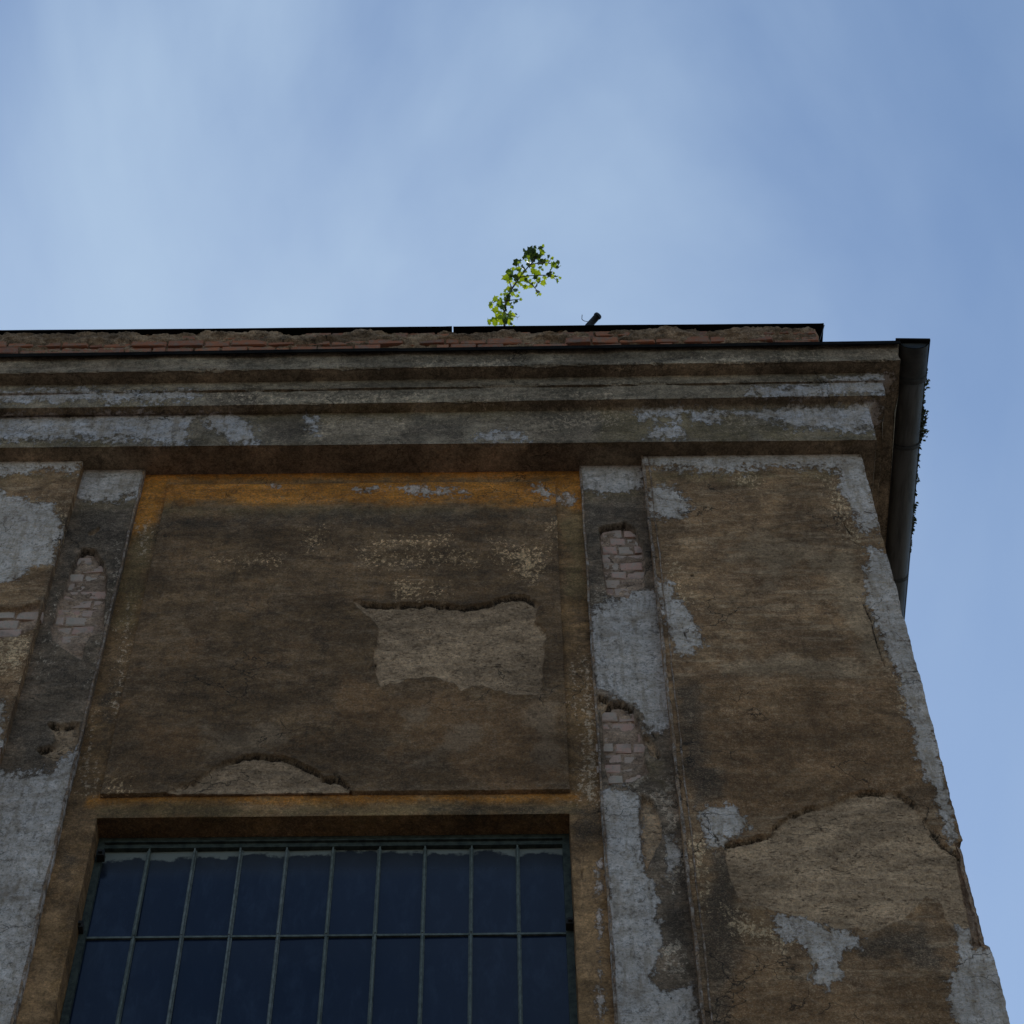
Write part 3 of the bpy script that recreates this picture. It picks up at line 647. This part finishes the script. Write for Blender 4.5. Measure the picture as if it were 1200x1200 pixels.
# drip edge of black sheet over the cornice (front and side), lapped and a little wavy
zd = Z_TOP + .004
def sheet_metal(name, front, back, z00, dz0, over, m, xs, wav=.006, seed=0, th=.004, rise=.02, zs=lambda x: 0.0, end=False):
    mb = MB(); V = []
    for i, x in enumerate(xs):
        z0 = z00 + zs(x); dz = dz0 * (.25 if end and i == len(xs) - 1 else 1)
        w = wav * (math.sin(x * 3.1 + seed) + .6 * math.sin(x * 8.3 + seed * 2))
        V += [(x, front - over + w * .6, z0 - dz + w), (x, front - over + w * .6 + .003, z0 + w), (x, back, z0 + rise), (x, back, z0 + rise - th), (x, front - over + w * .6 + .007, z0 + w - th), (x, front - over + w * .6 + .004, z0 - dz + w)]
    Fc = []
    for i in range(len(xs) - 1):
        for k in range(6):
            a, b = i * 6 + k, i * 6 + (k + 1) % 6; Fc.append((a, b, b + 6, a + 6))
    Fc += [tuple(range(5, -1, -1)), tuple(range((len(xs) - 1) * 6, len(xs) * 6))]
    mb.add(V, Fc); return mb
PAR = PIER + .045                                             # face of the brick parapet
XE = XC + .286 + .012
laps = [XL, -1.9, -.55, .62, XE + .004]
for i in range(4):
    xs = np.linspace(laps[i] - (.03 if i else 0), laps[i + 1], 24)
    adopt(sheet_metal('drip_edge', PIER - O_CR, PAR + .3, zd + .003 * (i % 2) + .016, .042, .030, M_TAR, xs, .004, i * 1.7, rise=.06, zs=sag).build('drip_edge', M_TAR, bld))

# brick parapet over the cornice, half buried in crumbling mortar
pz1 = zmean(PAR, (20, 391), (600, 383), (930, 386)) - .004
pz0 = zd - .04
px1 = at(961, 404, PAR)[0]; px1t = at(955, 388, PAR)[0]
core = MB().box(XL, px1 - .02, PAR + .035, PAR + .34, pz0 - .3, pz1 + .004)
par = adopt(core.build('parapet', M_PARA, bld))
fr = [XL] + line_pts(-3.05, px1 - .012, .0065)
zs = line_pts(pz0, pz1 + .01, .010)
plan = [(x, PAR + .016, 0, -1) for x in fr] + [(px1 - .006, PAR + .04, 1, 0), (px1 - .006, PAR + .2, 1, 0), (px1 - .006, PAR + .34, 1, 0)]
def rubble(p, Q, X, Z, A):
    h = pz1 - p[:, 2]
    n = fbm(p[:, 0] * 5, p[:, 2] * 16, 401, 6, .62); n2 = fbm(p[:, 0] * 16, p[:, 2] * 40, 431, 4, .6)
    n3 = fbm(p[:, 0] * 2.2, p[:, 2] * 2, 441, 3, .6)
    return sstep(.17, .09, h + n3 * .05) * .026 - .006 + n * .036 + n2 * .020 - sstep(.022, .004, h + n * .03) * .03
mo = plan_sheet('mortar', plan, zs, M_PARA, par, dict(), rubble); mo.parent = par; mo['kind'] = 'stuff'
adopt(mo); mo.location = (0, 0, 0)                            # parapet already carries the offset
par_off = np.array([0, 0, 0])

def brick_mesh(w, d, h, seed):
    r = random.Random(seed); b = .005; V = []
    # bevelled front, rough corners
    for (y, s) in ((0, b), (b, 0), (d, 0)):
        for (x, z) in ((0 + s, 0 + s), (w - s, 0 + s), (w - s, h - s), (0 + s, h - s)):
            V.append((x + r.uniform(-.003, .003), y + r.uniform(-.003, .003), z + r.uniform(-.003, .003)))
    Fc = [(0, 1, 2, 3)] + [(i * 4 + (k + 1) % 4, i * 4 + k, (i + 1) * 4 + k, (i + 1) * 4 + (k + 1) % 4) for i in range(2) for k in range(4)]
    me = bpy.data.meshes.new('brick'); me.from_pydata([(v[0], v[1], v[2]) for v in V], [], Fc); me.update(); return me
red_meshes = []
for s in range(5):
    me = brick_mesh(.146, .10, .066, s); me.materials.append(M_RED); red_meshes.append(me)
def put_brick(me, x, y, z, parent, sx=1.0):
    o = bpy.data.objects.new('brick', me); o.location = (x, y, z); o.scale = (sx, 1, 1); o.rotation_euler = (random.uniform(-.02, .02), random.uniform(-.015, .015), random.uniform(-.03, .03))
    return link(o, parent)
zb = pz1 - .077 * 4 - .018
r0 = 0
while True:
    z = zb + r0 * .077 + .006
    if z + .05 > pz1: break
    x = -3.0 + (r0 % 2) * .078
    while x < px1 - .02:
        w = random.choice((.146, .146, .146, .146, .07, .2)); w = min(w, px1 - x)
        if w > .03 and not (r0 > 0 and random.random() < .12):
            put_brick(random.choice(red_meshes), x, PAR + random.uniform(-.003, .012), z + random.uniform(-.003, .003), par, w / .146)
        x += w + .012
    r0 += 1
# black cap of the parapet: two lengths with a gap between
gapx = at(530.5, 382, PAR)[0]
capz = pz1 + .014
def cap(x0, x1, seed, tilt=0):
    xs = np.linspace(x0, x1, 40)
    return adopt(sheet_metal('parapet_cap', PAR, PAR + .42, capz, .010, .021, M_TAR, xs, .005, seed, rise=.012, end=True).build('parapet_cap', M_TAR, bld))
cap(XL, gapx - .003, 1.0); c2 = cap(gapx + .004, px1 + .05, 2.4)
wp = [at(966, 381, PAR - .02), at(963, 392, PAR - .01), at(960.5, 399, PAR)]
wmb = MB().tube([np.array(p) for p in wp], .0025, 5); wo = wmb.build('wire', M_WIRE, c2)

# exposed bricks in the broken pilasters
pale_meshes = []
for s in range(6):
    me = brick_mesh(.085, .03, .066, 50 + s); me.materials.append(M_BRICK); pale_meshes.append(me)
def inside(poly, q): return sdf_poly(np.array([q], float), poly)[0]
def brick_patch(poly, Y, parent, pitch=.079, w0=.072, jut=0.0):
    p = np.array(poly, float); a = [at(x, y, Y) for x, y in p]
    x0, x1 = min(v[0] for v in a), max(v[0] for v in a); z0, z1 = min(v[2] for v in a), max(v[2] for v in a)
    k = 0; z = z1 - pitch * .9
    while z > z0 - pitch:
        x = x0 - .04 + (k % 2) * .036 + random.uniform(-.012, .012)
        while x < x1 + .02:
            w = random.choice((w0, w0, w0 * 1.5, w0 * 1.1))
            q = proj(np.array([[x + w / 2, Y, z + .033]]))[0]
            if inside(poly, q) > -3.5:
                put_brick(random.choice(pale_meshes), x, Y + random.uniform(-.003, .007) - jut, z, parent, w / .085)
            x += w + .009
        z -= pitch; k += 1
for p in strip_b: brick_patch(p, STRIP + .030, pil_r)
brick_patch(lstrip_b[0], STRIP + .030, pil_l, .079, .10)
brick_patch([(-60,714),(20,712),(46,705),(40,735),(20,745),(-60,748)], PIER + .020, lpier, .079, .12)

# gutter along the side eave
gz = Z_TOP + .022
gxr = at(1089, 407, PIER - O_CR - .01)[0]; gxl = at(1056, 407, PIER - O_CR - .01)[0]
gr = (gxr - gxl) / 2; gxc = (gxr + gxl) / 2
gy0 = PIER - O_CR - .01
def half_tube(name, y0, y1, rad, th, m, parent, zc, ny=12, dent=0.0, close=False):
    V, Fc, n = [], [], 16
    ys = np.linspace(y0, y1, ny)
    for j, y in enumerate(ys):
        sag = dent * math.sin(j * 1.3) * .004
        for (rr) in (rad, rad - th):
            for k in range(n + 1):
                t = math.pi + math.pi * k / n
                V.append((gxc + rr * math.cos(t), y, zc + rr * .95 * math.sin(t) + sag))
    row = 2 * (n + 1)
    for j in range(ny - 1):
        for k in range(n):
            a = j * row + k; Fc.append((a, a + 1, a + row + 1, a + row))
            b = a + n + 1; Fc.append((b + 1, b, b + row, b + row + 1))
        for e in (0, n): a = j * row + e; b = a + n + 1; Fc.append((a, a + row, b + row, b) if e else (a, b, b + row, a + row))
    for j in (0, ny - 1):
        for k in range(n): a = j * row + k; Fc.append((a, a + n + 1, a + n + 2, a + 1))
    if close:
        k0 = len(V); V.append((gxc, y0, zc)); 
        for k in range(n): Fc.append((k, k + 1, k0))
    return mesh_obj(name, V, Fc, m, parent, True)
zg = gz + gr * .62
gut = adopt(half_tube('gutter', gy0 + .012, PIER + DEPTH, gr, .004, M_GUT, bld, zg, 40, 1.0))
cap_o = half_tube('gutter_stop', gy0, gy0 + .20, gr + .006, .006, M_GUT2, gut, zg + .002, 5, 0, True)
sb = half_tube('seam_band', gy0 + .192, gy0 + .222, gr + .012, .007, M_GUT2, gut, zg + .001, 3)
for yb in (gy0 + .62, gy0 + 1.5): half_tube('seam_band', yb, yb + .02, gr + .007, .005, M_GUT2, gut, zg, 3)
rim = MB().tube([(gxc + gr, y, zg + .004 * math.sin(y * 3)) for y in np.linspace(gy0 + .01, PIER + 9, 50)], .008, 6).build('rolled_rim', M_GUT, gut, True)
# little apron of sheet over the end of the gutter
V = [(gxl - .022, gy0 - .022, zg + .012), (gxr + .012, gy0 - .022, zg + .004), (gxr + .012, gy0 + .2, zg + .012), (gxl - .022, gy0 + .2, zg + .02)]
V2 = [(a, b, c - .02 if i < 2 else c - .004) for i, (a, b, c) in enumerate(V)]
mesh_obj('apron_sheet', V + V2, BOXF, M_TAR, gut)

# roof slabs and the plain parts of the building the picture does not reach
adopt(mesh_obj('roof', box_v(XL, XC + O_CR, PAR + .42, PIER + DEPTH, Z_TOP + .02, Z_TOP + .10), BOXF, M_ROOF, bld))
adopt(mesh_obj('eave_sheet', box_v(px1 + .005, XC + O_CR + .02, PAR - .02, PIER + DEPTH, Z_TOP + .105, Z_TOP + .112), BOXF, M_TAR, bld))
low = MB(); low.box(XL, XC, PIER, PIER + .3, 0, 5.2); low.box(XL, WX0, PIER, PIER + .3, 5.2, Z_LOW + .02); low.box(WX1, XC, PIER, PIER + .3, 5.2, Z_LOW + .02)
adopt(low.build('plain_wall', M_WALL2, bld))
sw = MB(); sw.box(XC - .25, XC - .003, PIER + .31, PIER + DEPTH, 0, Z_LOW + .02); sw.box(XL, XC - .26, PIER + DEPTH - .3, PIER + DEPTH, 0, Z_TOP); sw.box(XL - .3, XL - .005, PIER + .02, PIER + DEPTH, 0, Z_TOP + .1)
adopt(sw.build('plain_wall', M_WALL2, bld))
bk = MB(); bk.box(XL, WX0 - .005, BAND + .16, BAND + .26, 5.2, Z_TOP); bk.box(WX1 + .005, XC - .26, BAND + .16, BAND + .26, 5.2, Z_TOP); bk.box(WX0 - .004, WX1 + .004, BAND + .165, BAND + .26, WZ1 + .002, Z_TOP)
adopt(bk.build('masonry_core', M_WALL2, bld))

# the window: steel frame, bars and ten panes across
win = bpy.data.objects.new('window', None); win.empty_display_size = .2; win.location = (0, 0, 0); link(win, bld)
wx_l = at(120.5, 1000, FRAME)[0]; wx_r = at(660.5, 1000, FRAME)[0]; pw = (wx_r - wx_l) / 10
zt = (at(120, 996, FRAME)[2] + at(600, 991, FRAME)[2]) / 2
zr = (at(110, 1098, FRAME)[2] + at(655, 1093, FRAME)[2]) / 2
ph = zt - zr; ZB = zt - ph * 5
def wpart(mb, name, m, smooth=False, off=(0, 0, 0)):
    o = mb.build(name, m, win, smooth, off); o.location = (o.location[0], o.location[1] - PIER, o.location[2]); return o
fm = MB(); e = .001
fm.box(WX0 + e, wx_l + .004, FRAME - .012, FRAME + .05, ZB, WZ1 - e); fm.box(wx_r - .004, WX1 - e, FRAME - .012, FRAME + .05, ZB, WZ1 - e)
fm.box(wx_l + .004, wx_r - .004, FRAME - .010, FRAME + .05, zt - .004, WZ1 - e); fm.box(wx_l + .004, wx_r - .004, FRAME - .010, FRAME + .05, ZB - .06, ZB)
fm.box(wx_l + .0045, wx_r - .0045, FRAME - .022, FRAME - .0105, zt + .022, zt + .03)
wpart(fm, 'frame', M_STEELD)
for i in range(1, 10):
    x = wx_l + i * pw; mb = MB()
    j = random.uniform(-.003, .003)
    for r in range(5):
        z0, z1 = zt - (r + 1) * ph, zt - r * ph
        dx = random.uniform(-.0015, .0015)
        mb.box(x - .0085 + dx, x + .0085 + dx, FRAME + .004, FRAME + .016, z0 + .007, z1 - .007)
        mb.box(x - .0035 + dx + j, x + .0035 + dx + j, FRAME - .008, FRAME + .0035, z0 + .003, z1 - .003)
    wpart(mb, 'glazing_bar', M_STEELP if i in (3, 4, 2) else M_STEEL)
for r in range(1, 5):
    z = zt - r * ph; mb = MB()
    mb.box(wx_l + .0045, wx_r - .0045, FRAME + .0025, FRAME + .018, z - .0055, z + .0055)
    wpart(mb, 'crossbar', M_STEEL)
pane_me = {}
for key, m in (('a', M_GLASS1), ('b', M_GLASS2)):
    me = bpy.data.meshes.new('pane'); w, h = pw / 2 - .004, ph - .006
    me.from_pydata(box_v(-w, w, 0, .004, -h, 0), [], BOXF); me.update(); me.materials.append(m); pane_me[key] = me
for r in range(5):
    for i in range(10):
        o = bpy.data.objects.new('pane', pane_me['a' if r == 0 else 'b']); o.location = (wx_l + (i + .5) * pw, FRAME + .012 - PIER, zt - r * ph - .003)
        o.rotation_euler = (random.uniform(-.014, .014), 0, random.uniform(-.02, .02)); link(o, win)
for (px, py) in ((118, 1001), (93, 1085), (668, 1081)):
    p = at(px, py, FRAME - .04); s = .016
    mb = MB().box(p[0] - s, p[0] + s, FRAME - .05, FRAME - .0125, p[2] - s * 1.1, p[2] + s * 1.1); mb.box(p[0] - s * .5, p[0] + s * .5, FRAME - .062, FRAME - .051, p[2] - s * .5, p[2] + s * .5)
    wpart(mb, 'anchor_block', M_IRON)
room = MB(); room.box(WX0 - .2, WX1 + .2, FRAME + .06, FRAME + .08, ZB - .1, WZ1 + .1); adopt(room.build('blackout_board', M_IRON, bld))

# ------------------------------------------------------------------ sapling growing out of the parapet
SY = PAR + .12
def sp(zx, zy, dy=0.0): return at(550 + zx / 8, 270 + zy / 8, SY + dy)
base = sp(330, 905)
sap = thing('sapling', 'young green sapling growing from the roof edge above the brick parapet', 'sapling', tuple(base))
def rel(pts): return [np.array(p) - base for p in pts]
st = MB().tube(rel([sp(330, 905), sp(328, 760, .01), sp(352, 640, .0), sp(400, 545, -.02), sp(480, 430, -.03), sp(560, 330, -.02), sp(650, 240, 0), sp(680, 180, 0)]), [.008, .007, .0062, .0055, .0045, .0035, .0025, .0015], 6)
st.build('stem', M_BARK, sap, True)
for br in ([sp(470, 440, -.03), sp(560, 425, -.05), sp(680, 420, -.06), sp(760, 420, -.05), sp(815, 465, -.05)], [sp(570, 320, -.02), sp(680, 300, .02), sp(760, 310, .04), sp(825, 340, .05)], [sp(400, 545, -.02), sp(370, 470, .03), sp(355, 410, .06)], [sp(340, 680, 0), sp(260, 660, .04), sp(195, 690, .06)], [sp(330, 780, 0), sp(400, 800, -.05), sp(455, 815, -.06)], [sp(345, 660, 0), sp(420, 650, -.04), sp(480, 645, -.05)], [sp(480, 430, -.03), sp(470, 350, .0), sp(450, 290, .02)], [sp(520, 460, -.05), sp(600, 520, -.06), sp(640, 575, -.06)], [sp(330, 860, 0), sp(250, 840, .03), sp(180, 860, .05)]):
    MB().tube(rel(br), [.0045] + [.003] * (len(br) - 2) + [.0015], 5).build('branch', M_BARK, sap, True)
def leaf_mesh(seed, m):
    r = random.Random(seed)
    tips = [(0, 1.0), (.34, .72), (.30, .55), (.62, .52), (.40, .28), (.50, .06), (.16, .10), (0, 0)]
    half = [(x * r.uniform(.85, 1.15), y * r.uniform(.93, 1.07)) for x, y in tips]; half[0] = (0, 1); half[-1] = (0, 0)
    V = [(0, 0, 0), (0, .35, .02), (0, .7, .01), (0, 1, -.08)]
    Rr = [(x, y, -.18 * x - .06 * y * y + r.uniform(-.04, .04)) for x, y in half[1:-1]]; Ll = [(-x * r.uniform(.9, 1.1), y, -.18 * x - .06 * y * y + r.uniform(-.04, .04)) for x, y, z in Rr]
    V += Rr + Ll; Fc = []
    for k, s in ((4, 1), (10, -1)):
        fs = [(3, k, 2), (2, k, k + 1), (2, k + 1, k + 2), (2, k + 2, k + 3), (2, k + 3, 1), (1, k + 3, k + 4), (1, k + 4, k + 5), (1, k + 5, 0)]
        Fc += [f if s > 0 else f[::-1] for f in fs]
    me = bpy.data.meshes.new('leaf'); me.from_pydata(V, [], Fc); me.update(); me.materials.append(m)
    me.polygons.foreach_set('use_smooth', [True] * len(me.polygons)); return me
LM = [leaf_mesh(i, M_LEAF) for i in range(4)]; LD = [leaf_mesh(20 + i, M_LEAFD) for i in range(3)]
leaves = [(575,190,62,1),(540,222,50,1),(665,165,42,1),(680,205,45,0),(610,240,52,1),(650,262,52,0),(690,290,50,1),(600,330,42,0),(750,295,45,1),(790,322,45,0),(825,345,32,1),(770,365,48,0),(722,318,40,0),
 (790,400,26,0),(780,432,40,0),(820,474,38,0),(750,412,42,1),(710,440,50,0),(690,490,45,0),(650,470,44,1),(640,402,52,0),(600,388,56,0),(618,440,46,1),(560,330,44,1),(460,290,62,1),(500,350,60,1),(430,312,52,1),(520,385,50,0),(478,400,48,0),(366,390,52,0),(350,440,62,0),(374,472,46,0),(440,440,50,1),(500,450,60,0),(532,470,50,0),(430,500,44,0),(482,500,44,0),(530,530,42,0),(580,522,40,0),(630,520,36,1),(640,575,38,1),(664,598,24,0),(370,550,44,0),(345,592,46,0),(402,590,42,0),(432,556,40,1),(432,610,32,0),(480,646,36,0),(440,662,26,1),(300,602,26,0),(240,642,40,0),(192,692,50,0),(300,652,46,0),(352,652,56,1),(282,690,46,0),(312,712,40,1),(362,690,42,0),(404,716,32,1),(240,750,42,0),(292,762,50,0),(330,740,44,1),(372,772,56,0),(342,812,60,0),(290,832,60,0),(230,842,52,0),(182,862,48,0),(332,852,60,1),(382,802,44,0),(456,816,38,0),(252,872,46,0),(372,862,52,0),(394,874,34,1),(545,430,40,0),(570,475,40,0),(590,280,40,1),(410,360,40,0),(455,360,44,0),(395,425,36,1),(665,350,36,0),(560,260,34,0),(315,810,44,0),(265,800,40,0),(355,830,46,1),(310,860,50,0)]
TOCAM = EYE - base; TOCAM /= np.linalg.norm(TOCAM)
leaves += [(a + random.uniform(-38, 38), b + random.uniform(-34, 34), c * .7, int(random.random() < .35)) for a, b, c, d in leaves] + [(600 + random.gauss(0, 70), 250 + random.gauss(0, 50), 34, 1) for _ in range(14)]
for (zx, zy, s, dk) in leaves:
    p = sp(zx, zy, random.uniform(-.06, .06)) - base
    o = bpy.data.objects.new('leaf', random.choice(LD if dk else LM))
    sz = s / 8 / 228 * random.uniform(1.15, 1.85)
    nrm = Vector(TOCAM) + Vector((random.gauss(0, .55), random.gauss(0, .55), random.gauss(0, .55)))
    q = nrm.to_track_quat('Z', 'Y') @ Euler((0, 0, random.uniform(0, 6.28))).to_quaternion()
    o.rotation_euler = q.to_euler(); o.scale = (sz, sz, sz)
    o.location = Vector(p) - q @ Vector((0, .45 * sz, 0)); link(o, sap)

# ------------------------------------------------------------------ pipe stub on the roof
PY = PAR + .20
a, b_ = at(688, 384, PY), at(701.5, 369, PY - .05)
pp = thing('roof_pipe', 'short black pipe stub leaning above the roof edge right of the sapling', 'pipe', tuple(a))
d = b_ - a
MB().tube([(0, 0, 0), d * .35, d * .88], [.021, .021, .021], 12).build('pipe', M_PIPE, pp, True)
MB().tube([d * .86, d * .95, d * 1.0], [.025, .025, .022], 12).build('pipe_cap', M_PIPE, pp, True)
h = [at(690, 377.5, PY - .02), at(684, 376, PY - .02), at(681.8, 374, PY - .02), at(682.2, 369, PY - .02)]
MB().tube([x - a for x in h], .0022, 5).build('bent_wire', M_WIRE, pp, True)

# ------------------------------------------------------------------ weeds growing along the gutter
def weed(label, y0, y1, n, hgt, spread, seed):
    r = random.Random(seed); o0 = np.array([gxc + gr * .9, (y0 + y1) / 2, zg - .005])
    t = thing('gutter_weed', label, 'weed', tuple(o0), 'weeds rooted in the gutter')
    stm, lf = MB(), MB()
    for i in range(n):
        y = r.uniform(y0, y1); e = math.sin(math.pi * (y - y0) / (y1 - y0)) * .6 + .4
        p = np.array([gxc + gr * r.uniform(.55, 1.0), y, zg - .012]) - o0
        tip = p + np.array([r.uniform(.15, 1.0) * spread * e, r.uniform(-.05, .05), r.uniform(.3, 1.0) * hgt * e])
        mid = (p + tip) / 2 + np.array([-.004, 0, .012]); stm.tube([p, mid, tip], [.0022, .0016, .001], 4)
        for k in range(r.randint(4, 8)):
            u = r.uniform(.15, 1.05); c = p + (tip - p) * u + np.array([r.uniform(-1, 1), r.uniform(-1, 1), r.uniform(-1, 1)]) * .010
            s = r.uniform(.006, .015); a1 = _n(np.array([r.gauss(0, 1), r.gauss(0, 1), r.gauss(0, 1)])); a2 = _n(np.cross(a1, [.3, .5, .8]))
            lf.add([c - a1 * s, c + a2 * s * .5, c + a1 * s, c - a2 * s * .5 + np.array([0, 0, .002])], [(0, 1, 2), (0, 2, 3)])
    stm.build('stem', M_BARK, t); f = lf.build('foliage', M_WEED, t)
def gy(py, px): return atz(px, py, zg)[1]
weed('small dark weed tuft at the front end of the gutter', gy(432, 1089), gy(470, 1087), 34, .05, .035, 1)
weed('largest bushy dark weed tuft overhanging the gutter rim', gy(472, 1086), gy(522, 1083), 90, .07, .062, 2)
weed('thin trailing fringe of weeds far back along the gutter', gy(525, 1082), gy(650, 1070), 95, .035, .028, 3)

# ------------------------------------------------------------------ ground
g0 = mesh_obj('ground', [(-700, -700, 0), (700, -700, 0), (700, 700, 0), (-700, 700, 0)], [(0, 1, 2, 3)], M_GROUND); g0['kind'] = 'structure'
print('levels', Z_SOF, Z_FA, Z_FI, Z_CR, Z_TOP, 'XC', XC, at(1008, 530, PIER)[0], at(1184, 1195, PIER)[0], 'pz', pz0, pz1, 'win', WX0, WX1, WZ1)
print('tris', sum(len(o.data.polygons) for o in SC.objects if o.type == 'MESH') * 2)
